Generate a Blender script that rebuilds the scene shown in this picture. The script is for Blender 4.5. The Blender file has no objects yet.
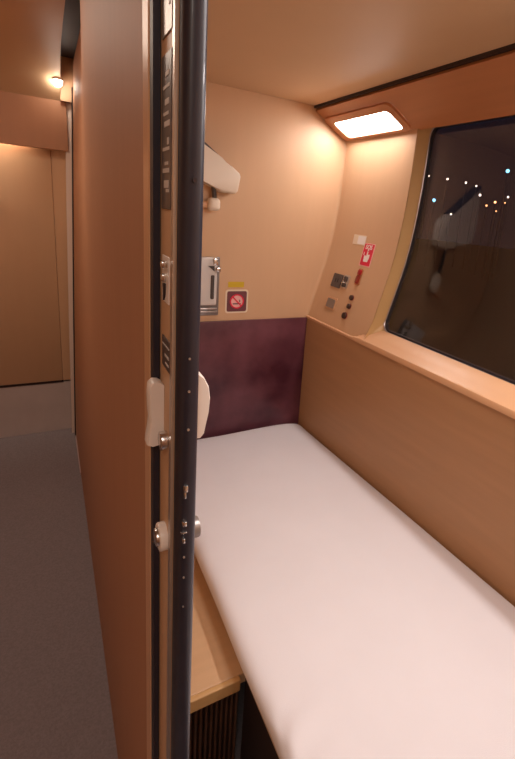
import bpy, bmesh, math, random
from mathutils import Vector, Matrix, noise
random.seed(7)
S = bpy.context.scene
C = S.collection
PI = math.pi
WM = {}                                     # world matrix of every object

# ------------------------------------------------------------------ helpers
def link(name, data, parent=None, loc=None):
    o = bpy.data.objects.new(name, data); C.objects.link(o)
    if parent is not None:
        o.parent = parent; WM[o.name] = WM[parent.name].copy()
    else:
        m = Matrix.Translation(Vector(loc or (0, 0, 0))); o.matrix_world = m; WM[o.name] = m
    return o

def thing(name, label, cat, loc, group=None):
    o = link(name, None, None, loc); o.empty_display_size = .05
    o['label'] = label; o['category'] = cat
    if group: o['group'] = group
    return o

def tag(o, label, cat, group=None):
    o['label'] = label; o['category'] = cat
    if group: o['group'] = group
    return o

def obj(name, bm, mat, parent=None, smooth=False, label=None, angle=40, origin=None):
    """bm is in world space; linked as ONE mesh object, under parent if given"""
    bmesh.ops.recalc_face_normals(bm, faces=bm.faces)
    me = bpy.data.meshes.new(name)
    if parent is not None:
        bm.transform(WM[parent.name].inverted())
        loc = None
    else:
        if origin is None:
            xs = [v.co for v in bm.verts]
            origin = (sum(v.x for v in xs)/len(xs), sum(v.y for v in xs)/len(xs), min(v.z for v in xs))
        loc = origin
        bm.transform(Matrix.Translation(-Vector(origin)))
    bm.to_mesh(me); bm.free()
    if smooth:
        me.shade_smooth()
        try: me.set_sharp_from_angle(angle=math.radians(angle))
        except Exception: pass
    if mat: me.materials.append(mat)
    o = link(name, me, parent, loc)
    if label: o['label'] = label
    return o

def struct(name, bm, mat, smooth=False, parent=None):
    o = obj(name, bm, mat, parent, smooth)
    if parent is None: o['kind'] = 'structure'
    return o

def NB(): return bmesh.new()

def box(bm, x0, x1, y0, y1, z0, z1, bev=0, seg=2, M=None):
    r = bmesh.ops.create_cube(bm, size=1)
    vs = r['verts']
    for v in vs:
        v.co = Vector((x0+(v.co.x+.5)*(x1-x0), y0+(v.co.y+.5)*(y1-y0), z0+(v.co.z+.5)*(z1-z0)))
    if bev:
        es = list({e for v in vs for e in v.link_edges})
        r2 = bmesh.ops.bevel(bm, geom=es, offset=bev, segments=seg, affect='EDGES', profile=.5)
        vs = list({v for v in vs if v.is_valid} | set(r2['verts']))
    if M is not None:
        bmesh.ops.transform(bm, matrix=M, verts=vs)
    return vs

def loft(bm, rings, caps=True, closed=True):
    R = [[bm.verts.new(p) for p in r] for r in rings]
    for a, b in zip(R, R[1:]):
        n = len(a)
        for i in range(n if closed else n-1):
            j = (i+1) % n
            bm.faces.new((a[i], a[j], b[j], b[i]))
    if caps:
        bm.faces.new(R[0]); bm.faces.new(R[-1][::-1])
    return R

def tube(bm, pts, rad, n=10, caps=True):
    pts = [Vector(p) for p in pts]; rings = []
    rads = rad if isinstance(rad, (list, tuple)) else [rad]*len(pts)
    up = Vector((0, 0, 1))
    for i, p in enumerate(pts):
        d = (pts[min(i+1, len(pts)-1)] - pts[max(i-1, 0)]).normalized()
        u = d.cross(up)
        if u.length < .05: u = d.cross(Vector((1, 0, 0)))
        u.normalize(); w = d.cross(u)
        rings.append([p + (u*math.cos(2*PI*k/n) + w*math.sin(2*PI*k/n))*rads[i] for k in range(n)])
    loft(bm, rings, caps)

def prism(bm, poly, M, t0, t1, bev=0):
    """poly in local xy, extruded local z t0..t1, placed by M"""
    a = [bm.verts.new(M @ Vector((x, y, t0))) for x, y in poly]
    b = [bm.verts.new(M @ Vector((x, y, t1))) for x, y in poly]
    n = len(poly)
    fs = [bm.faces.new(a), bm.faces.new(b[::-1])]
    for i in range(n):
        bm.faces.new((a[i], b[i], b[(i+1) % n], a[(i+1) % n]))
    if bev:
        es = list({e for v in b for e in v.link_edges if e.other_vert(v) in b})
        bmesh.ops.bevel(bm, geom=es, offset=bev, segments=2, affect='EDGES', profile=.5)

def rrect(x0, x1, y0, y1, r, n=5):
    out = []
    for cx, cy, a0 in ((x1-r, y1-r, 0), (x0+r, y1-r, 90), (x0+r, y0+r, 180), (x1-r, y0+r, 270)):
        for k in range(n+1):
            a = math.radians(a0+90*k/n); out.append((cx+r*math.cos(a), cy+r*math.sin(a)))
    return out

def circ(cx, cy, r, n=28, sx=1):
    return [(cx+sx*r*math.cos(2*PI*k/n), cy+r*math.sin(2*PI*k/n)) for k in range(n)]

def frame(o, x, y, z):
    m = Matrix.Identity(4)
    for i, v in enumerate((x, y, z)):
        v = Vector(v).normalized()
        for k in range(3): m[k][i] = v[k]
    for k in range(3): m[k][3] = o[k]
    return m

def text_bm(txt, size, M, t=.0004, bold=.0):
    cu = bpy.data.curves.new('t', 'FONT'); cu.body = txt; cu.size = size; cu.align_x = 'CENTER'; cu.align_y = 'CENTER'
    cu.extrude = t; cu.offset = bold
    o = bpy.data.objects.new('t', cu); C.objects.link(o)
    dg = bpy.context.evaluated_depsgraph_get(); dg.update()
    me = bpy.data.meshes.new_from_object(o.evaluated_get(dg))
    bm = bmesh.new(); bm.from_mesh(me); bm.transform(M)
    bpy.data.objects.remove(o); bpy.data.curves.remove(cu); bpy.data.meshes.remove(me)
    return bm

# ------------------------------------------------------------------ materials
def srgb(h):
    h = [int(h[i:i+2], 16)/255 for i in (0, 2, 4)]
    return tuple(c/12.92 if c <= .04045 else ((c+.055)/1.055)**2.4 for c in h) + (1,)

def mat(name, col, rough=.5, metal=0, spec=.5, var=0, vscale=8, stretch=(1, 1, 1), bump=0, bscale=60, coat=0, rvar=0, col2=None, emit=None, estr=0):
    m = bpy.data.materials.new(name); m.use_nodes = True
    nt = m.node_tree; b = nt.nodes['Principled BSDF']
    c = srgb(col) if isinstance(col, str) else tuple(col)+(1,)
    b.inputs['Base Color'].default_value = c
    b.inputs['Roughness'].default_value = rough; b.inputs['Metallic'].default_value = metal
    b.inputs['Specular IOR Level'].default_value = spec
    b.inputs['Coat Weight'].default_value = coat
    if emit:
        b.inputs['Emission Color'].default_value = srgb(emit); b.inputs['Emission Strength'].default_value = estr
    tc = nt.nodes.new('ShaderNodeTexCoord'); mp = nt.nodes.new('ShaderNodeMapping'); mp.inputs['Scale'].default_value = stretch
    nt.links.new(tc.outputs['Object'], mp.inputs['Vector'])
    nz = nt.nodes.new('ShaderNodeTexNoise'); nz.inputs['Scale'].default_value = vscale; nz.inputs['Detail'].default_value = 5
    nt.links.new(mp.outputs['Vector'], nz.inputs['Vector'])
    if var or col2:
        rp = nt.nodes.new('ShaderNodeValToRGB')
        rp.color_ramp.elements[0].position = .35; rp.color_ramp.elements[1].position = .68
        a = tuple(x*(1-var) for x in c[:3])+(1,); d = srgb(col2) if col2 else tuple(min(1, x*(1+var)) for x in c[:3])+(1,)
        rp.color_ramp.elements[0].color = a; rp.color_ramp.elements[1].color = d
        nt.links.new(nz.outputs['Fac'], rp.inputs['Fac']); nt.links.new(rp.outputs['Color'], b.inputs['Base Color'])
    if rvar:
        mr = nt.nodes.new('ShaderNodeMapRange'); mr.inputs['To Min'].default_value = rough-rvar; mr.inputs['To Max'].default_value = rough+rvar
        nt.links.new(nz.outputs['Fac'], mr.inputs['Value']); nt.links.new(mr.outputs['Result'], b.inputs['Roughness'])
    if bump:
        n2 = nt.nodes.new('ShaderNodeTexNoise'); n2.inputs['Scale'].default_value = bscale; n2.inputs['Detail'].default_value = 3
        nt.links.new(tc.outputs['Object'], n2.inputs['Vector'])
        bp = nt.nodes.new('ShaderNodeBump'); bp.inputs['Strength'].default_value = bump; bp.inputs['Distance'].default_value = .002
        nt.links.new(n2.outputs['Fac'], bp.inputs['Height']); nt.links.new(bp.outputs['Normal'], b.inputs['Normal'])
    return m

LAM = dict(rough=.45, var=.012, vscale=5, stretch=(6, 6, .6), spec=.4)
M = {
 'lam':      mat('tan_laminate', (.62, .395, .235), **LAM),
 'lam_shade': mat('shaded_laminate', (.44, .215, .115), rough=.60, var=.02, vscale=5, stretch=(6, 6, .6), spec=.5),  # the tan laminate again, dimmer corridor light put into its colour
 'lam_wain_shade': mat('shaded_wainscot_laminate', (.44, .24, .115), rough=.45, var=.04, vscale=5, stretch=(6, .6, 6), spec=.4),  # same laminate, shading of the lower window wall put into the colour
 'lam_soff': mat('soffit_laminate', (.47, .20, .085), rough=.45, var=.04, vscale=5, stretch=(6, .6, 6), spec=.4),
 'ceil':     mat('ceiling_paint', (.62, .42, .25), rough=.55, var=.02, vscale=4),
 'ledge':    mat('ledge_plastic', (.66, .38, .21), rough=.35, var=.02),
 'reveal':   mat('reveal_plastic', (.50, .30, .12), rough=.45, var=.03),
 'carpet':   mat('grey_carpet', (.26, .225, .24), rough=.95, var=.10, vscale=160, bump=.6, bscale=300, spec=.1),
 'kick':     mat('grey_kick_panel', (.62, .54, .52), rough=.6, var=.04),
 'maroon':   mat('maroon_laminate', '451a2a', rough=.36, var=.12, vscale=4.5, col2='70414b', rvar=.1, spec=.5),  # paler blotches paint soft reflections into the colour
 'sheet':    mat('white_sheet', (.83, .815, .86), rough=.9, var=.01, bump=.25, bscale=700, spec=.1),
 'pad':      mat('beige_mattress_pad', (.66, .52, .40), rough=.9, bump=.2, bscale=400, spec=.1),
 'board':    mat('light_wood_board', (.64, .41, .23), rough=.5, var=.03, vscale=5, stretch=(.8, 8, 8)),
 'edge':     mat('board_edge', (.60, .36, .15), rough=.5, var=.05),
 'dark':     mat('dark_brown_grille', (.13, .065, .04), rough=.5, var=.2, vscale=20),
 'slot':     mat('dark_slot', (.025, .012, .012), rough=.6, var=.1),
 'rubber':   mat('black_rubber', (.020, .018, .030), rough=.40, var=.1, vscale=30, spec=.5, coat=.1),
 'gap':      mat('dark_seal', (.02, .018, .03), rough=.5, var=.1),
 'alu':      mat('brushed_aluminium', (.60, .55, .52), rough=.35, metal=.9, var=.03),
 'chrome':   mat('satin_chrome', (.72, .71, .70), rough=.25, metal=1),
 'handle':   mat('off_white_handle', (.85, .77, .71), rough=.35, var=.03),
 'fit':      mat('off_white_plastic', (.80, .70, .58), rough=.4, var=.02),
 'fitdark':  mat('dark_plastic', (.07, .055, .05), rough=.45, var=.1),
 'plate':    mat('grey_plate', (.30, .27, .26), rough=.35, metal=.6, var=.05),
 'dplate':   mat('dark_plate', (.085, .07, .07), rough=.35, var=.2, vscale=40),
 'mark':     mat('pale_marking', (.62, .58, .55), rough=.5),
 'red':      mat('red_sticker', (.72, .015, .06), rough=.4, var=.03),
 'pink':     mat('pink_border', (.82, .45, .42), rough=.4),
 'white':    mat('white_print', (.85, .80, .78), rough=.5),
 'yellow':   mat('yellow_sticker', (.62, .42, .02), rough=.5, var=.05),
 'mauve':    mat('mauve_sign_field', (.16, .05, .06), rough=.4, var=.05),
 'cream':    mat('cream_border', (.78, .66, .50), rough=.45),
 'reddark':  mat('dark_red_plastic', (.28, .03, .02), rough=.35, var=.1),
 'redmid':   mat('deep_red_plastic', (.40, .012, .02), rough=.4),
 'knobdark': mat('dark_knob', (.045, .018, .014), rough=.45),
 'gasket':   mat('window_gasket', (.02, .018, .025), rough=.4),
 'steel':    mat('window_rim_metal', (.32, .27, .25), rough=.35, metal=.8),
 'ground':   mat('night_ground', (.02, .02, .022), rough=.9, var=.2),
 'postm':    mat('street_lamp_steel', (.05, .05, .055), rough=.6),
 'trim':     mat('pale_corner_trim', (.85, .70, .60), rough=.25, spec=.7),
 'skirt':    mat('pink_grey_skirting', (.50, .38, .35), rough=.5),
}
def emis(name, col, s):
    m = bpy.data.materials.new(name); m.use_nodes = True; nt = m.node_tree; nt.nodes.clear()
    e = nt.nodes.new('ShaderNodeEmission'); e.inputs['Color'].default_value = col+(1,); e.inputs['Strength'].default_value = s
    o = nt.nodes.new('ShaderNodeOutputMaterial'); nt.links.new(e.outputs[0], o.inputs['Surface']); return m
M['lamp'] = emis('lamp_diffuser', (1, .92, .88), 19)
M['bulb'] = emis('downlight_glow', (1, .88, .75), 40)
M['night_white'] = emis('street_light_white', (1, .85, .7), 4)
M['night_orange'] = emis('street_light_orange', (1, .45, .16), 4)
M['night_blue'] = emis('street_light_blue', (.22, .70, 1), 3)

g = bpy.data.materials.new('window_glass'); g.use_nodes = True; nt = g.node_tree; nt.nodes.clear()
tr = nt.nodes.new('ShaderNodeBsdfTransparent'); tr.inputs['Color'].default_value = (.93, .91, .92, 1)
gl = nt.nodes.new('ShaderNodeBsdfGlossy'); gl.inputs['Roughness'].default_value = .02
fr = nt.nodes.new('ShaderNodeFresnel')
gm = nt.nodes.new('ShaderNodeNewGeometry'); mi = nt.nodes.new('ShaderNodeMapRange')     # thin pane: same reflectance on both faces
mi.inputs['To Min'].default_value = 1.7; mi.inputs['To Max'].default_value = 1/1.7
nt.links.new(gm.outputs['Backfacing'], mi.inputs['Value']); nt.links.new(mi.outputs['Result'], fr.inputs['IOR'])
mx = nt.nodes.new('ShaderNodeMixShader'); out = nt.nodes.new('ShaderNodeOutputMaterial')
nt.links.new(fr.outputs[0], mx.inputs[0]); nt.links.new(tr.outputs[0], mx.inputs[1]); nt.links.new(gl.outputs[0], mx.inputs[2]); nt.links.new(mx.outputs[0], out.inputs['Surface'])
M['glass'] = g

# ------------------------------------------------------------------ dimensions (metres, corridor runs along +Y, window side +X)
YH = 1.84            # head wall of the compartment
YF = -.17            # foot wall
XW = 1.062           # lower window wall
def Wc(z):           # curved car-body wall above the ledge
    K = ((.90, 1.044), (.99, 1.068), (1.1, 1.098), (1.2, 1.127), (1.28, 1.1485), (1.36, 1.165), (1.5, 1.182), (1.65, 1.190), (1.84, 1.192), (1.95, 1.193))
    z = max(.901, min(1.949, z))
    for i in range(len(K)-1):
        if z <= K[i+1][0]: break
    sl = lambda j: (K[min(j+1, 9)][1]-K[max(j-1, 0)][1])/(K[min(j+1, 9)][0]-K[max(j-1, 0)][0])
    (z0, x0), (z1, x1) = K[i], K[i+1]; h = z1-z0; u = (z-z0)/h
    return (2*u**3-3*u*u+1)*x0 + (u**3-2*u*u+u)*h*sl(i) + (3*u*u-2*u**3)*x1 + (u**3-u*u)*h*sl(i+1)
ZC = 1.912           # compartment ceiling
XP = .0965           # corridor partition plane

# ------------------------------------------------------------------ SETTING
b = NB(); box(b, -.70, XW+.3, -1.3, 3.35, -.04, 0); struct('floor', b, M['carpet'])

# partition: corridor face leans very slightly outwards towards its far end
def lean(y, z):
    s = max(0, min(1, (y-1.17)/1.25)); s = s*s*(3-2*s)
    return XP + .062*s*max(0, z/2.0)**1.15
b = NB(); ys = [.53+(3.02-.53)*i/24 for i in range(25)]; zs = [2.12*i/12 for i in range(13)]
front = [[b.verts.new((lean(y, z), y, z)) for z in zs] for y in ys]
back = [[b.verts.new((lean(y, z)+.005, y, z)) for z in zs] for y in ys]
for i in range(24):
    for k in range(12):
        b.faces.new((front[i][k], front[i+1][k], front[i+1][k+1], front[i][k+1]))
        b.faces.new((back[i][k], back[i][k+1], back[i+1][k+1], back[i+1][k]))
for i in range(24):
    b.faces.new((front[i][0], back[i][0], back[i+1][0], front[i+1][0])); b.faces.new((front[i][-1], front[i+1][-1], back[i+1][-1], back[i][-1]))
for k in range(12):
    b.faces.new((front[0][k], front[0][k+1], back[0][k+1], back[0][k])); b.faces.new((front[-1][k], back[-1][k], back[-1][k+1], front[-1][k+1]))
struct('wall_corridor', b, M['lam_shade'], True)
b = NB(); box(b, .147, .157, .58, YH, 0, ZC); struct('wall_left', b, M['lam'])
b = NB(); box(b, XP, .155, -1.3, YF, 0, 2.12); struct('wall_corridor_rear', b, M['lam_shade'])
b = NB(); box(b, XP, .155, YF, .53, 1.95, 2.12); struct('wall_over_door', b, M['lam_shade'])
b = NB(); box(b, .155, 1.36, YH, YH+.03, 0, 2.0); struct('wall_head', b, M['lam'])
b = NB(); box(b, .155, 1.36, YF-.03, YF, 0, 2.0); struct('wall_foot', b, M['lam'])
b = NB(); box(b, -.72, -.70, -1.3, 3.35, 0, 2.2); struct('wall_corridor_far_side', b, M['lam'])
b = NB(); box(b, -.72, 1.3, -1.33, -1.3, 0, 2.2); struct('wall_corridor_end', b, M['lam_shade'])
# window wall below the ledge: it draws slightly back towards its foot
def flare(y): return .046*max(0, min(1.25, (YH-.1-y)/1.15))
b = NB(); loft(b, [[(XW+flare(y)*q, y, z) for z, q in ((0, 1.3), (.30, 1.1), (.46, 1), (.62, .8), (.80, .4), (.92, .12), (.985, 0))] + [(XW+.12, y, .985), (XW+.12, y, 0)] for y in [YF+(YH-YF)*i/20 for i in range(21)]]); struct('wall_right', b, M['lam_wain_shade'], True)
b = NB(); box(b, XW-.004, Wc(1.0)+.02, 1.40, YH, .985, .997, .003); struct('trim_1', b, M['ledge'])
# curved wall panel between head wall and window, and beyond the window at the foot
def curved(bm, y0, y1, z0=.99, z1=1.84, n=24, t=.02, fil=0):
    prof = [(Wc(z0+(z1-z0)*i/n), z0+(z1-z0)*i/n) for i in range(n+1)]
    r = lambda y, d=0: [(x-d, y, z) for x, z in prof] + [(x+t, y, z) for x, z in prof[::-1]]
    rs = [r(y0), r(y0+.01)]
    if fil: rs += [r(y1-fil+fil*math.sin(a*PI/2/8), fil*(1-math.cos(a*PI/2/8))) for a in range(9)]
    else: rs.append(r(y1))
    loft(bm, rs)
b = NB(); curved(b, 1.372, YH-.0005, fil=.012); struct('wall_right_upper', b, M['lam'], True)
b = NB(); curved(b, YF, -.02); struct('wall_right_foot', b, M['lam'], True)
# ceilings
b = NB(); box(b, .155, 1.03, YF, YH, ZC, ZC+.02); struct('ceiling', b, M['ceil'])
b = NB()
pr = [(-1.3, 2.13), (2.35, 2.13), (2.6, 2.115), (2.75, 2.075), (2.86, 2.02), (2.95, 1.93)]
r = lambda x: [(x, y, z) for y, z in pr] + [(x, y+.01, z+.03) for y, z in pr[::-1]]
loft(b, [r(-.72), r(.10)]); struct('ceiling_corridor', b, M['ceil'], True)
b = NB(); box(b, .10, .175, -1.3, 2.93, 2.14, 2.16); box(b, .167, .18, -1.3, 2.93, 2.0, 2.15); struct('trim_2', b, M['slot'])  # near-black strip paints the shadow gap between ceiling and partition
b = NB(); box(b, .098, .20, 2.925, 2.95, 1.93, 2.16); struct('trim_11', b, M['lam'])
b = NB(); box(b, -.72, .125, 2.95, 3.0, 1.685, 1.935); struct('trim_3', b, M['lam_shade'])
# end of the corridor
b = NB(); box(b, -.70, .125, 3.035, 3.13, 0, .3215); box(b, -.70, .125, 3.10, 3.13, .3, 2.1)
struct('wall_end_corridor', b, M['kick'])
# corner post trims
b = NB()
loft(b, [[(lean(3, z)-w0, 2.965, z), (lean(3, z)-.004, 2.965, z), (lean(3, z)-.004, 2.99, z), (lean(3, z)-w0, 2.99, z)] for z, w0 in ((.0, .020), (.7, .026), (1.4, .032), (2.08, .036))])
struct('trim_4', b, M['trim'])
b = NB(); loft(b, [[(lean(2.93, z)-.006, 2.90, z), (lean(2.93, z), 2.90, z), (lean(2.93, z), 2.94, z), (lean(2.93, z)-.006, 2.94, z)] for z in (.0, .7, 1.4, 2.0)])
struct('trim_5', b, M['slot'])
b = NB(); box(b, XP-.004, XP+.001, 2.45, 2.9, 0, .012); struct('baseboard_right', b, M['skirt'])
# near end cap of partition and dark seal
b = NB(); box(b, XP-.0012, XP+.006, .517, .548, 0, 1.95, .001); struct('trim_6', b, M['ledge'])
b = NB(); box(b, XP, .1035, .50, .515, 0, 1.95); struct('trim_7', b, M['gap'])

# closing panel at the corridor end
t = thing('end_panel', 'large tan panel closing the far end of the corridor above a grey kick plate', 'panel', (-.33, 3.08, .33))
b = NB(); box(b, -.70, .043, 3.03, 3.095, .335, 1.76, .006); obj('panel_board', b, M['lam'], t, True)
b = NB(); box(b, -.70, .045, 3.032, 3.095, .322, .335); obj('bottom_edge', b, M['slot'], t)
b = NB(); box(b, .0434, .13, 3.032, 3.095, .335, 2.0); struct('trim_8', b, M['lam'])

# ------------------------------------------------------------------ soffit over the window with its light
P0 = Vector((1.022, 0, 1.893)); P1 = Vector((1.190, 0, 1.802))
sd = (P1-P0).normalized(); sn = Vector((-sd.z, 0, sd.x)); sn = sn if sn.z < 0 else -sn      # sn faces down / into the room
def soff(bm, y0, y1, a0, a1, t0, t1, bev=0):
    M_ = frame((P0.x, 0, P0.z), sd, (0, 1, 0), sn)
    prism(bm, [(a0, y0), (a1, y0), (a1, y1), (a0, y1)], M_, t0, t1, bev)
SL = (P1-P0).length
b = NB(); soff(b, YF, YH, 0, SL+.012, -.015, 0); struct('trim_9', b, M['lam_soff'])
b = NB(); box(b, 1.014, 1.032, YF, YH, 1.902, 1.94); struct('trim_10', b, M['slot'])
LY0, LY1 = 1.42, 1.80
t = thing('cornice_light', 'glowing white light strip set in the brown soffit at the head wall corner', 'light', (1.1, 1.6, 1.80))
b = NB()
Ms = frame((P0.x, 0, P0.z), sd, (0, 1, 0), sn)
o_, i_ = rrect(.045, SL, LY0-.03, YH-.004, .03), rrect(.075, SL-.018, LY0, YH-.055, .02)
ro = [Ms @ Vector((x, y, .0005)) for x, y in o_]; ro2 = [Ms @ Vector((x, y, .010)) for x, y in o_]
ri2 = [Ms @ Vector((x, y, .013)) for x, y in i_]; ri = [Ms @ Vector((x, y, .002)) for x, y in i_]
loft(b, [ro, ro2, ri2, ri], caps=False); obj('light_rim', b, M['lam_soff'], t, True)
b = NB(); prism(b, rrect(.075, SL-.018, LY0, YH-.055, .02), Ms, .001, .008); obj('diffuser', b, M['lamp'], t)

# ------------------------------------------------------------------ window
def ring(n=10):
    """matching outer (in the wall) and inner (at the glass) outlines, as (y, z)"""
    o = rrect(-.02, 1.372, 1.0, 1.812, .012, n); i = rrect(.02, 1.357, 1.045, 1.818, .04, n)
    return o, i
oo, ii = ring()
def outx(y, z):
    if z < 1.03: return XW-.001
    return Wc(z)
DEP = .050
b = NB()
def dens(P, Q, n=12):
    A, B = [], []
    m = len(P)
    for k in range(m):
        p, p2, q, q2 = P[k], P[(k+1) % m], Q[k], Q[(k+1) % m]
        L = math.hypot(p2[0]-p[0], p2[1]-p[1]); s = n if L > .3 else 1
        for j in range(s):
            f = j/s
            A.append((p[0]+(p2[0]-p[0])*f, p[1]+(p2[1]-p[1])*f)); B.append((q[0]+(q2[0]-q[0])*f, q[1]+(q2[1]-q[1])*f))
    return A, B
A, B = dens(oo, ii)
def ox(y, z):
    k = max(0, min(1, (z-1.002)/.03)); k = k*k*(3-2*k)
    return (XW-.001)*(1-k) + Wc(z)*k
front_ = [(ox(y, z), y, z if z > 1.01 else z-.012) for y, z in A]
lip = [(ox(y, z)+.002, y, z) for y, z in A]
inn = [(Wc(z)+DEP, y, z) for y, z in B]
bk = [(Wc(z)+DEP+.02, y, z) for y, z in B]
outb = [(Wc(z)+DEP+.02, y, z) for y, z in A]
winf = struct('window_1', NB(), None) if False else None
loft(b, [front_, lip, inn, bk, outb], caps=False)
win = struct('window_1', b, M['reveal'], True)
# ledge (bottom of the reveal, lighter plastic)
b = NB()
nl = 60
rows = []
for k in range(nl+1):
    y = 0.0+(1.47)*k/nl
    e = max(0, min(1, (y-1.39)/.08)); e = e*e*(3-2*e)
    zt = 1.047
    xf = (XW-.006)*(1-e) + (XW-.002)*e
    zz = 1.008*(1-e)+.9975*e; rows.append([(xf, y, .987), (xf, y, zz-.004), (xf+.002, y, zz-.001), (xf+.006, y, zz), (Wc(1.03), y, zz+.018*(1-e)), (Wc(zt)+DEP-.004, y, zt+.002-.04*e), (Wc(zt)+DEP-.004, y, .99), (XW+.02, y, .987)])
loft(b, rows)
obj('window_ledge', b, M['ledge'], win, True)
b = NB()
rim = []
for y, z in B:
    cy, cz = .7, 1.42
    rim.append((Wc(z)+DEP, y, z))
n = len(rim)
def inset(d):
    P = rrect(.02+d, 1.357-d, 1.045+d, 1.818-d, max(.04-d*.5, .01), 10); a, _ = dens(P, P); return a
I1, I2 = inset(.005), inset(.011)
loft(b, [[(Wc(z)+DEP-.001, y, z) for y, z in B], [(Wc(z)+DEP-.006, y, z) for y, z in inset(.003)], [(Wc(z)+DEP-.001, y, z) for y, z in I1]], caps=False)
obj('window_rim', b, M['steel'], win, True)
b = NB()
loft(b, [[(Wc(z)+DEP-.002, y, z) for y, z in I1], [(Wc(z)+DEP-.002, y, z) for y, z in I2], [(Wc(z)+DEP+.012, y, z) for y, z in I2]], caps=False)
obj('window_gasket', b, M['gasket'], win, True)
b = NB(); nn = 24
prof = [(Wc(1.045+.775*i/nn)+DEP+.002, 1.045+.775*i/nn) for i in range(nn+1)]
r = lambda y: [(x, y, z) for x, z in prof] + [(x+.005, y, z) for x, z in prof[::-1]]
loft(b, [r(.02), r(1.357)])
obj('window_pane', b, M['glass'], win, True)

# ------------------------------------------------------------------ bed platform and mattress
t = thing('bed_platform', 'pale wood bed platform with a dark ribbed grille under its front edge', 'bed', (.6, .9, 0))
b = NB(); box(b, .158, XW-.001, .80, YH-.001, .325, .358, .003); box(b, .384, XW-.001, YF+.001, .82, .325, .358, .003)
obj('platform_board', b, M['board'], t)
b = NB(); box(b, .158, .357, .786, .80, .322, .3585, .003); obj('front_edge', b, M['edge'], t)
b = NB(); box(b, .158, .375, .84, .85, .0, .322)
for k in range(16):
    x = .163+k*.0133
    box(b, x, x+.006, .822, .841, .012, .312, .0015, 1)
obj('ribbed_grille', b, M['dark'], t)
b = NB(); box(b, .375, .3838, YF+.001, .80, 0, .357); obj('side_panel', b, M['slot'], t)

t = thing('mattress', 'thin mattress under a smooth white sheet along the window wall', 'mattress', (.7, .9, .358))
def xsec(y):
    # left bottom -> over the top -> right bottom
    P = [(.362, .395), (.353, .41), (.352, .425), (.357, .438), (.370, .449), (.395, .455), (.45, .4575), (.55, .459), (.65, .460), (.75, .462), (.85, .464), (.93, .465), (.975, .463), (1.01, .459), (1.035, .453), (1.052, .444), (1.0590, .425), (1.0590, .392)]
    P = [(x+flare(y)*max(0, min(1, (x-.75)/.30)), z) for x, z in P]
    out = []
    he = max(0, 1-(YH-.0135-y)/.05)       # rounding towards the head
    fe = max(0, 1-(y-(YF+.02))/.05)
    dn = .028*(1-math.sqrt(max(0, 1-he*he))) + .028*(1-math.sqrt(max(0, 1-fe*fe)))
    for x, z in P:
        zz = z
        if z > .40:
            # gentle unevenness of the sheet
            zz += .0022*noise.noise(Vector((x*5, y*3.2, 1.3))) * (1 if .4 < x < .98 else .5)
            # gathered folds near the foot on the open side
            w = math.exp(-((x-.40)/.05)**2)*math.exp(-((y-.56)/.07)**2)
            zz += .0055*w*math.sin((x*2.2+y*.7)*95)
            zz -= dn*(1 if z > .43 else .5)
        xx = x
        if x < .40: xx += .002*noise.noise(Vector((.1, y*7, z*20)))
        out.append((xx, zz))
    return out
b = NB(); ny = 150; rows = []
def densify(P):
    # Catmull-Rom through the section for a smooth sheet
    R = []
    for i in range(len(P)-1):
        p0, p1, p2, p3 = P[max(i-1, 0)], P[i], P[i+1], P[min(i+2, len(P)-1)]
        for k in range(3):
            s = k/3
            R.append(tuple(.5*((2*p1[j]) + (-p0[j]+p2[j])*s + (2*p0[j]-5*p1[j]+4*p2[j]-p3[j])*s*s + (-p0[j]+3*p1[j]-3*p2[j]+p3[j])*s**3) for j in (0, 1)))
    R.append(P[-1]); return R
for k in range(ny+1):
    y = YF+.02 + (YH-.0135-YF-.02)*k/ny
    rows.append([(x, y, z) for x, z in densify(xsec(y))])
loft(b, rows)
obj('bed_sheet', b, M['sheet'], t, True, angle=75)
b = NB(); box(b, .366, 1.056, YF+.02, YH-.0135, .3585, .394, .008); obj('mattress_pad', b, M['pad'], t, True)

# maroon panel at the head
b = NB(); box(b, .158, XW-.001, YH-.012, YH-.0005, .36, .988, .002)
tag(obj('headboard_panel', b, M['maroon'], None, True, origin=(.6, YH-.006, .36)), 'glossy maroon panel with painted-on reflection blotches on the wall at the head of the bed', 'headboard')

# ------------------------------------------------------------------ things on the head wall
def headM(x, z, off=.0005): return frame((x, YH-off, z), (1, 0, 0), (0, 0, 1), (0, -1, 0))
m_ = headM(.706, 1.072)
t = thing('no_smoking_sign', 'square dark no smoking sticker with cream border above the maroon panel', 'sign', (.706, YH, 1.02))
b = NB(); prism(b, rrect(-.052, .052, -.052, .052, .012), m_, 0, .0012); obj('sticker_border', b, M['cream'], t)
b = NB(); prism(b, rrect(-.045, .045, -.045, .045, .008), m_, .0005, .0018); obj('sticker_field', b, M['mauve'], t)
b = NB(); prism(b, circ(0, 0, .032), m_, .001, .0024); obj('disc', b, M['pink'], t)
b = NB()
prism(b, [(-.019, -.013), (.010, -.013), (.010, -.008), (-.019, -.008)], m_, .002, .003)
prism(b, [(.013, -.013), (.018, -.013), (.018, -.008), (.013, -.008)], m_, .002, .003)
prism(b, [(.012, -.004), (.016, .002), (.012, .008), (.009, .006), (.012, .002), (.009, -.003)], m_, .002, .003)
obj('cigarette', b, M['dplate'], t)
b = NB()
out_, in_ = circ(0, 0, .032, 32), circ(0, 0, .0265, 32)
loft(b, [[m_ @ Vector((x, y, .0022)) for x, y in out_], [m_ @ Vector((x, y, .0036)) for x, y in out_], [m_ @ Vector((x, y, .0036)) for x, y in in_], [m_ @ Vector((x, y, .0022)) for x, y in in_]], caps=False)
prism(b, [(-.021, .017), (-.017, .021), (.021, -.017), (.017, -.021)], m_, .0024, .0036)
obj('prohibition_ring', b, M['red'], t)
m_ = headM(.700, 1.146)
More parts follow.
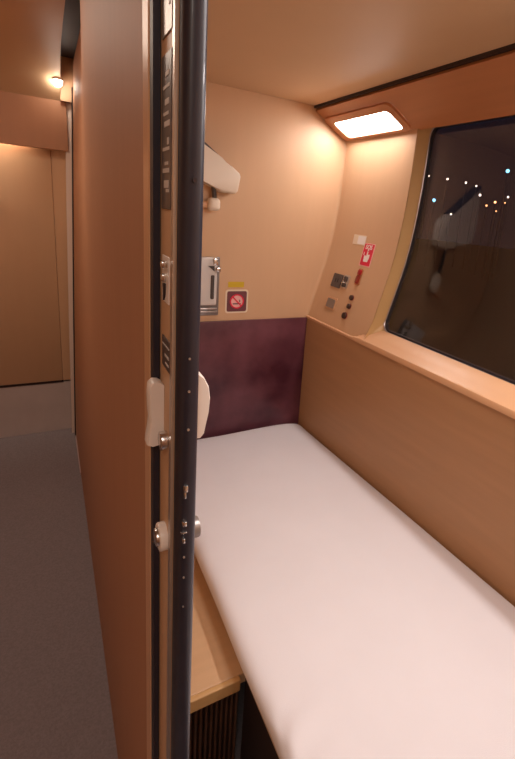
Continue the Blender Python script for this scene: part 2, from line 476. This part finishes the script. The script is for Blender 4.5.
b = NB(); prism(b, rrect(-.036, .036, -.012, .012, .002), m_, 0, .001)
tag(obj('yellow_sticker', b, M['yellow']), 'small yellow strip sticker just above the no smoking sign', 'sticker')

# recessed metal fitting left of the sign
t = thing('wall_fitting', 'grey metal wall fitting with white slotted plate left of the no smoking sign', 'fitting', (.54, YH, 1.02))
b = NB(); box(b, .44, .622, YH-.010, YH-.0005, 1.015, 1.262, .003); obj('backing_plate', b, M['plate'], t, True)
b = NB(); box(b, .452, .606, YH-.030, YH-.010, 1.062, 1.262, .008, 3); obj('slotted_plate', b, M['mark'], t, True)
b = NB(); box(b, .578, .592, YH-.032, YH-.0285, 1.09, 1.19, .004); obj('slot', b, M['fitdark'], t)
b = NB(); prism(b, [(.565, 1.228), (.592, 1.228), (.592, 1.206)], frame((0, YH, 0), (1, 0, 0), (0, 0, 1), (0, -1, 0)), .0285, .032); obj('corner_notch', b, M['fitdark'], t)
b = NB(); box(b, .596, .615, YH-.046, YH-.024, 1.205, 1.224, .004); box(b, .585, .606, YH-.040, YH-.028, 1.232, 1.262, .004); obj('catch', b, M['chrome'], t, True)
b = NB(); box(b, .45, .615, YH-.018, YH-.009, 1.03, 1.037, .002); box(b, .45, .612, YH-.022, YH-.009, 1.043, 1.050, .002); obj('bottom_rib', b, M['alu'], t, True)

# angular off-white bracket with round knob
t = thing('wall_bracket', 'off-white angular bracket high on the head wall with a round knob under it', 'bracket', (.6, YH, 1.47))
pm = frame((0, YH, 0), (1, 0, 0), (0, 0, 1), (0, -1, 0))
b = NB(); prism(b, [(.45, 1.74), (.53, 1.683), (.592, 1.640), (.640, 1.620), (.672, 1.597), (.677, 1.585), (.668, 1.532), (.658, 1.520), (.605, 1.520), (.575, 1.535), (.54, 1.55), (.48, 1.57), (.42, 1.60)], pm, .001, .065, .008)
obj('bracket_body', b, M['fit'], t, True)
b = NB(); prism(b, [(.44, 1.758), (.53, 1.697), (.622, 1.632), (.617, 1.624), (.525, 1.686), (.435, 1.744)], pm, .001, .05, .002); obj('top_edge', b, M['fitdark'], t)
b = NB(); tube(b, [(.577, YH-.03, 1.54), (.583, YH-.03, 1.495)], .009); obj('stem', b, M['fitdark'], t, True)
b = NB(); box(b, .556, .604, YH-.052, YH-.006, 1.447, 1.497, .016, 4); obj('knob', b, M['fit'], t, True)
b = NB(); box(b, .48, .562, YH-.03, YH-.0005, 1.455, 1.482, .008, 3); obj('knob_arm', b, M['ledge'], t, True)

# ------------------------------------------------------------------ things on the curved window wall
def wallM(y, z, off=.0006, rot=0):
    s = (Wc(z+.01)-Wc(z-.01))/.02
    up = Vector((s, 0, 1)).normalized(); rt = Vector((0, -1, 0)); nrm = rt.cross(up)
    m = frame((Wc(z), y, z), rt, up, nrm)
    return m @ Matrix.Translation((0, 0, off)) @ Matrix.Rotation(rot, 4, 'Z')
m_ = wallM(1.541, 1.322)
t = thing('sos_sticker', 'red SOS sticker with white pressing hand symbol beside the window', 'sticker', (1.155, 1.541, 1.28))
b = NB(); prism(b, rrect(-.038, .038, -.050, .050, .004), m_, 0, .001); obj('sticker_border', b, M['pink'], t)
b = NB(); prism(b, rrect(-.033, .033, -.045, .045, .002), m_, .0005, .0016); obj('sticker_field', b, M['red'], t)
obj('lettering', text_bm('SOS', .026, m_ @ Matrix.Translation((0, .031, .002)), bold=.0005), M['white'], t)
b = NB()
prism(b, [(-.016, -.030), (.012, -.030), (.018, -.014), (.018, .0), (.013, .003), (.008, .0), (.007, -.002), (.004, .002), (.004, .014), (-.003, .014), (-.003, -.008), (-.013, -.002), (-.018, -.008), (-.016, -.018)], m_, .0014, .0022)
obj('hand_symbol', b, M['white'], t)
b = NB(); prism(b, [(-.006, .018), (.007, .018), (.0005, .022)], m_, .0014, .0022); prism(b, [(-.024, -.004), (-.020, -.004), (-.020, .010), (-.024, .010)], m_, .0014, .0022); obj('pointer_marks', b, M['white'], t)

m_ = wallM(1.614, 1.376)
t = thing('white_sticker', 'small faded white sticker above and left of the red SOS sticker', 'sticker', (1.167, 1.614, 1.36))
b = NB(); prism(b, rrect(-.052, .040, -.020, .022, .002), m_, 0, .0008); obj('sticker_base', b, M['cream'], t)
b = NB(); prism(b, rrect(-.018, .036, -.016, .018, .002), m_, .0005, .0012); obj('pale_field', b, M['white'], t)

m_ = wallM(1.549, 1.228)
t = thing('emergency_button', 'dark red elongated alarm button straight below the SOS sticker', 'button', (1.136, 1.549, 1.20))
b = NB(); prism(b, rrect(-.016, .016, -.036, .036, .008), m_, 0, .003); obj('button_bezel', b, M['lam_soff'], t)
b = NB(); prism(b, rrect(-.011, .011, -.030, .006, .006), m_, .001, .008, .002); obj('button_cap', b, M['reddark'], t, True)
b = NB(); prism(b, rrect(-.009, .011, .008, .030, .004), m_, .001, .010, .002); obj('button_guard', b, M['redmid'], t, True)

m_ = wallM(1.695, 1.188)
t = thing('power_socket', 'dark square power socket on the panel left of the light switch', 'socket', (1.124, 1.695, 1.17))
b = NB(); prism(b, rrect(-.036, .036, -.031, .031, .004), m_, 0, .004, .001); obj('socket_face', b, M['dplate'], t)
b = NB()
for sx in (-.009, .009): prism(b, rrect(sx-.002, sx+.002, -.008, .010, .001), m_, .0035, .0052)
obj('socket_holes', b, M['slot'], t)
m_ = wallM(1.630, 1.190)
t = thing('light_switch', 'chrome toggle switch between the dark socket and the alarm button', 'switch', (1.125, 1.63, 1.16))
b = NB(); prism(b, rrect(-.022, .022, -.026, .034, .008), m_, 0, .003, .001); obj('switch_plate', b, M['alu'], t, True)
b = NB(); prism(b, rrect(-.010, .012, .004, .026, .005), m_, .002, .010, .002); prism(b, rrect(-.013, .013, -.021, -.004, .006), m_, .002, .009, .002); obj('switch_buttons', b, M['fitdark'], t, True)
b = NB(); tube(b, [m_ @ Vector((0, .002, .003)), m_ @ Vector((0, -.006, .020))], .004); obj('toggle', b, M['chrome'], t, True)
m_ = wallM(1.683, 1.088)
t = thing('metal_socket', 'small square grey metal outlet low on the panel by the head wall', 'socket', (1.095, 1.683, 1.07))
b = NB(); prism(b, rrect(-.040, .040, -.028, .028, .005), m_, 0, .003, .001); obj('outlet_plate', b, M['ledge'], t)
b = NB(); prism(b, rrect(-.030, .030, -.020, .020, .003), m_, .002, .005, .001); obj('outlet_face', b, M['plate'], t)
for (y, z, lab) in ((1.547, 1.139, 'topmost of the three dark round control knobs by the window'), (1.545, 1.103, 'middle one of the three dark round control knobs by the window'), (1.554, 1.061, 'lowest and widest of the three dark control knobs, just above the ledge')):
    m_ = wallM(y, z)
    big = 1.25 if z < 1.07 else 1
    t = thing('control_knob', lab, 'knob', (Wc(z), y, z-.01), 'dark control knobs on the curved wall panel')
    b = NB(); prism(b, circ(0, 0, .0122*big, 24), m_, 0, .002); obj('knob_collar', b, M['reddark'], t)
    b = NB(); prism(b, circ(0, 0, .0108*big, 24), m_, .001, .010, .002); obj('knob_cap', b, M['knobdark'], t, True)

# ------------------------------------------------------------------ sliding door leaf, seen edge-on
XL0, XL1, YE = .1045, .1285, .445
def zlin(z): return 0
b = NB(); box(b, XL0, XL1, YE, 1.16, .02, 1.94, .001); door = struct('door_1', b, M['lam'])
b = NB()
prof = [(XL0+.0010, YE+.002), (XL0+.0010, YE-.003), (XL0+.0035, YE-.003)]
box(b, XL0-.0008, XL0+.002, YE-.001, YE+.008, .02, 1.94); obj('edge_strip', b, M['alu'], door, label='thin aluminium strip')
b = NB(); k = 14; pts = []
cx, w = (XL0+.003+XL1+.002)/2, (XL1+.002-XL0-.003)/2
for i in range(k+1):
    a = PI + PI*i/k
    pts.append((cx+w*math.copysign(abs(math.cos(a))**.6, math.cos(a)), YE-.001+.016*math.sin(a)))
loft(b, [[(x, y, z) for x, y in pts] for z in (.02, 1.94)])
obj('rubber_edge', b, M['rubber'], door, True, label='black rounded rubber edge strip')
# screw marks and latch bolts on the rubber edge
def dot(bm, x, z, r, t=.003, sx=1):
    prism(bm, circ(0, 0, r, 12, sx), frame((x, YE-.0165, z), (1, 0, 0), (0, 0, 1), (0, -1, 0)), 0, t)
yy = YE-.0165
for x, z, r in ((.1185, 1.490, .0022),):
    b = NB(); dot(b, x, z, r); obj('screw_hole', b, M['slot'], door)
for x, z, r in ((.1175, 1.320, .0011), (.1175, 1.285, .0013), (.1175, 1.2425, .0014), (.1155, 1.086, .0012), (.1155, 1.0585, .0011), (.1155, 1.018, .0009)):
    b = NB(); dot(b, x, z, r, .0015, 1); obj('edge_screw', b, M['alu'], door)
b = NB(); box(b, .1135, .1180, yy-.004, yy+.003, 1.170, 1.178, .001); box(b, .1140, .1165, yy-.003, yy+.003, 1.162, 1.170, .0008); obj('latch_bolt', b, M['chrome'], door, True)
b = NB(); box(b, .1125, .1175, yy-.005, yy+.003, 1.128, 1.134, .0015); box(b, .1115, .118, yy-.0025, yy+.003, 1.118, 1.1195, .0005); box(b, .1130, .116, yy-.004, yy+.003, 1.106, 1.112, .001); obj('latch_bolt', b, M['chrome'], door, True)

# left (corridor) face fittings:  face plane x = XL0, local x = -Y direction seen from the corridor
def face(y, z, off=0): return frame((XL0-off, y, z), (0, -1, 0), (0, 0, 1), (-1, 0, 0))
# pull handle
b = NB()
prof = [(1.273, .0), (1.276, .005), (1.2765, .011), (1.273, .0150), (1.262, .0160), (1.245, .0155), (1.233, .0145), (1.222, .0155), (1.210, .0175), (1.202, .0180), (1.200, .013), (1.202, .0)]
rings = []
for y, s in ((.4805, .9), (.483, 1), (.4965, 1), (.499, .93)):
    rings.append([(XL0-.0002-d*s, y, z) for z, d in prof])
loft(b, rings)
obj('door_handle', b, M['handle'], door, True, label='off-white pull handle on the corridor face', angle=50)
b = NB(); prism(b, circ(0, 0, .0105, 24), face(.466, 1.214), 0, .008, .0015); obj('lock_cylinder', b, M['chrome'], door, True)
b = NB(); prism(b, circ(0, 0, .0165, 28), face(.470, 1.087), 0, .009, .002); kn = obj('thumbturn', b, M['handle'], door, True)
b = NB(); prism(b, circ(0, 0, .0105, 24), face(.468, 1.089), .008, .0125, .0015); obj('thumbturn_cap', b, M['chrome'], kn, True)
# name plate with illegible pale marks
def plate(name, y0, y1, z0, z1, m, t=.0015):
    b = NB(); box(b, XL0-t, XL0+.0002, y0, y1, z0, z1, .0004, 1); return obj(name, b, m, door)
pl = plate('room_number_plate', .452, .492, 1.462, 1.60, M['dplate'])
b = NB()
for (y0, y1, z0, z1) in ((.460, .478, 1.482, 1.489), (.458, .470, 1.478, 1.481), (.458, .484, 1.496, 1.500), (.462, .476, 1.503, 1.506), (.458, .484, 1.516, 1.519), (.460, .466, 1.521, 1.527), (.457, .478, 1.537, 1.542), (.462, .482, 1.547, 1.550), (.460, .476, 1.556, 1.561), (.458, .484, 1.57, 1.573), (.46, .474, 1.58, 1.584)):
    box(b, XL0-.0020, XL0-.0013, y0, y1, z0, z1)
obj('plate_marking', b, M['mark'], pl)
pl = plate('upper_plate', .452, .492, 1.615, 1.74, M['plate'])
b = NB(); box(b, XL0-.0020, XL0-.0013, .458, .461, 1.635, 1.66, M=None); box(b, XL0-.0020, XL0-.0013, .464, .467, 1.642, 1.66); obj('plate_marking', b, M['white'], pl)
pl = plate('lock_plate', .458, .488, 1.368, 1.416, M['handle'], .0012)
b = NB(); box(b, XL0-.008, XL0, .460, .468, 1.405, 1.412, .002); box(b, XL0-.006, XL0, .468, .476, 1.390, 1.398, .002); obj('key_knob', b, M['chrome'], pl, True)
b = NB(); prism(b, [(-.004, 0), (.004, 0), (.003, -.012), (-.002, -.018)], face(.474, 1.388), .0008, .003); obj('keyhole', b, M['slot'], pl)
pl = plate('label_sticker', .452, .488, 1.296, 1.330, M['dplate'], .001)
b = NB(); box(b, XL0-.0015, XL0-.0008, .455, .485, 1.321, 1.3225); box(b, XL0-.0015, XL0-.0008, .456, .474, 1.310, 1.3125); box(b, XL0-.0015, XL0-.0008, .456, .470, 1.302, 1.304); obj('plate_marking', b, M['mark'], pl)

# right (compartment) face fittings
b = NB()
prof = [(1.218, .0), (1.217, .010), (1.222, .0145), (1.232, .0165), (1.246, .0195), (1.262, .0205), (1.276, .0185), (1.287, .013), (1.294, .004), (1.294, .0)]
loft(b, [[(XL1+.0002+d*s, y, z) for z, d in prof] for y, s in ((.452, .9), (.457, 1), (.488, 1), (.492, .9))])
obj('door_handle', b, M['handle'], door, True, label='off-white pull handle on the compartment face', angle=50)
b = NB(); prism(b, circ(0, 0, .0125, 28), frame((XL1, .47, 1.088), (0, 1, 0), (0, 0, 1), (1, 0, 0)), 0, .0155, .002); obj('thumbturn', b, M['plate'], door, True)

# ------------------------------------------------------------------ corridor downlight
t = thing('corridor_light', 'small bright light at the ceiling corner far down the corridor', 'light', (.085, 2.87, 1.99))
b = NB(); bmesh.ops.create_uvsphere(b, u_segments=20, v_segments=12, radius=.02, matrix=Matrix.Translation((.088, 2.86, 2.00))); obj('bulb', b, M['bulb'], t, True)
b = NB(); bmesh.ops.create_cone(b, cap_ends=True, segments=24, radius1=.026, radius2=.018, depth=.02, matrix=Matrix.Translation((.088, 2.87, 2.022))); obj('lamp_holder', b, M['trim'], t, True)

# ------------------------------------------------------------------ the night outside
b = NB(); box(b, 3, 60, -40, 60, -1.3, -1.2); struct('ground', b, M['ground'])
LAMPS = [   # bearing dy/dx and dz/dx from the window, distance, head radius, material, label
 (1.074, .137, 34, .060, 'night_white', 'tiny white street light outside, leftmost and nearest the window rim'),
 (.997, .127, 33, .085, 'night_white', 'tiny white street light outside, second from the left in the top row'),
 (.927, .116, 32, .075, 'night_white', 'tiny white street light outside, above the middle of the light cluster'),
 (.889, .107, 31, .065, 'night_white', 'tiny white street light outside, upper of a close pair mid cluster'),
 (.872, .084, 30, .085, 'night_white', 'small white street light outside, lower of a close pair mid cluster'),
 (.820, .067, 27, .080, 'night_orange', 'bright orange street light at the heart of the light cluster'),
 (.845, .058, 28, .062, 'night_orange', 'small orange street light just left of the brightest orange one'),
 (.784, .080, 27, .065, 'night_white', 'tiny white street light below the blue-white lamp at the frame edge'),
 (.790, .066, 28, .045, 'night_orange', 'faint orange street light at far right of the cluster'),
 (.812, .045, 27, .045, 'night_orange', 'dim orange street light lowest under the orange pair'),
 (.963, .031, 30, .070, 'night_white', 'small white street light outside, lowest and on its own'),
 (1.038, .068, 30, .125, 'night_blue', 'large pale blue street lamp outside near the window left edge'),
 (.799, .142, 26, .115, 'night_blue', 'large blue-white street lamp high outside at the right of the window'),
]
for dy, dz, dist, rad, m, lab in LAMPS:
    d = Vector((1, dy, dz)).normalized(); p = Vector((0, 0, 1.47)) + d*dist
    t = thing('street_lamp', lab, 'street lamp', (p.x, p.y, -1.2), 'street lamps outside the window')
    b = NB(); bmesh.ops.create_uvsphere(b, u_segments=12, v_segments=8, radius=rad*.75, matrix=Matrix.Translation(p)); obj('lamp_head', b, M[m], t, True)
    b = NB(); tube(b, [(p.x, p.y, -1.2), (p.x, p.y, p.z-rad*.8)], [.03, .012], 6); obj('pole', b, M['postm'], t, True)
# ------------------------------------------------------------------ lights
def area(name, loc, rot, sx, sy, e, col):
    l = bpy.data.lights.new(name, 'AREA'); l.shape = 'RECTANGLE'; l.size = sx; l.size_y = sy; l.energy = e; l.color = col
    o = bpy.data.objects.new(name, l); C.objects.link(o); o.location = loc; o.rotation_euler = rot; return o
area('room_fill', (.66, .30, 1.905), (0, 0, 0), .35, .5, 5, (1, .92, .88))  # added fill for the near half of the bed, no fixture there
area('foot_fill', (1.12, .25, 1.822), (0, math.radians(28), 0), .07, .5, 5.5, (1, .92, .88))  # added out of view, evens the bed and shades its wall edge
area('corridor_fill', (-.35, 1.9, 2.10), (0, 0, 0), .12, .9, 5.5, (1, .80, .64))  # unseen light added to brighten the corridor
area('corridor_fill', (-.30, -.55, 2.10), (0, 0, 0), .12, .7, 5, (1, .86, .74))  # added behind the camera to brighten door handle and leaf
area('end_door_lamp', (-.35, 3.015, 1.80), (0, 0, 0), .5, .03, 2.5, (1, .80, .6))
w = bpy.data.worlds.new('night'); S.world = w; w.use_nodes = True
w.node_tree.nodes['Background'].inputs['Color'].default_value = (.012, .011, .018, 1)
w.node_tree.nodes['Background'].inputs['Strength'].default_value = .5

# ------------------------------------------------------------------ camera
R = [[0.86880882, -0.05049098, 0.49256663], [-0.4879439, -0.2563773, 0.83437488], [0.0841545, -0.96525714, -0.24737963]]
cd = bpy.data.cameras.new('camera'); cam = bpy.data.objects.new('camera', cd); C.objects.link(cam)
cam.matrix_world = Matrix(((R[0][0], -R[0][1], -R[0][2], 0), (R[1][0], -R[1][1], -R[1][2], 0), (R[2][0], -R[2][1], -R[2][2], 1.47), (0, 0, 0, 1)))
cd.sensor_fit = 'HORIZONTAL'; cd.sensor_width = 36; cd.lens = 454/515*36
cd.shift_x = -52/515; cd.shift_y = -50/515
cd.clip_start = .02; cd.clip_end = 200
S.camera = cam
S.view_settings.view_transform = 'Standard'; S.view_settings.look = 'None'; S.view_settings.exposure = .4; S.view_settings.gamma = 1
S.view_settings.use_curve_mapping = False
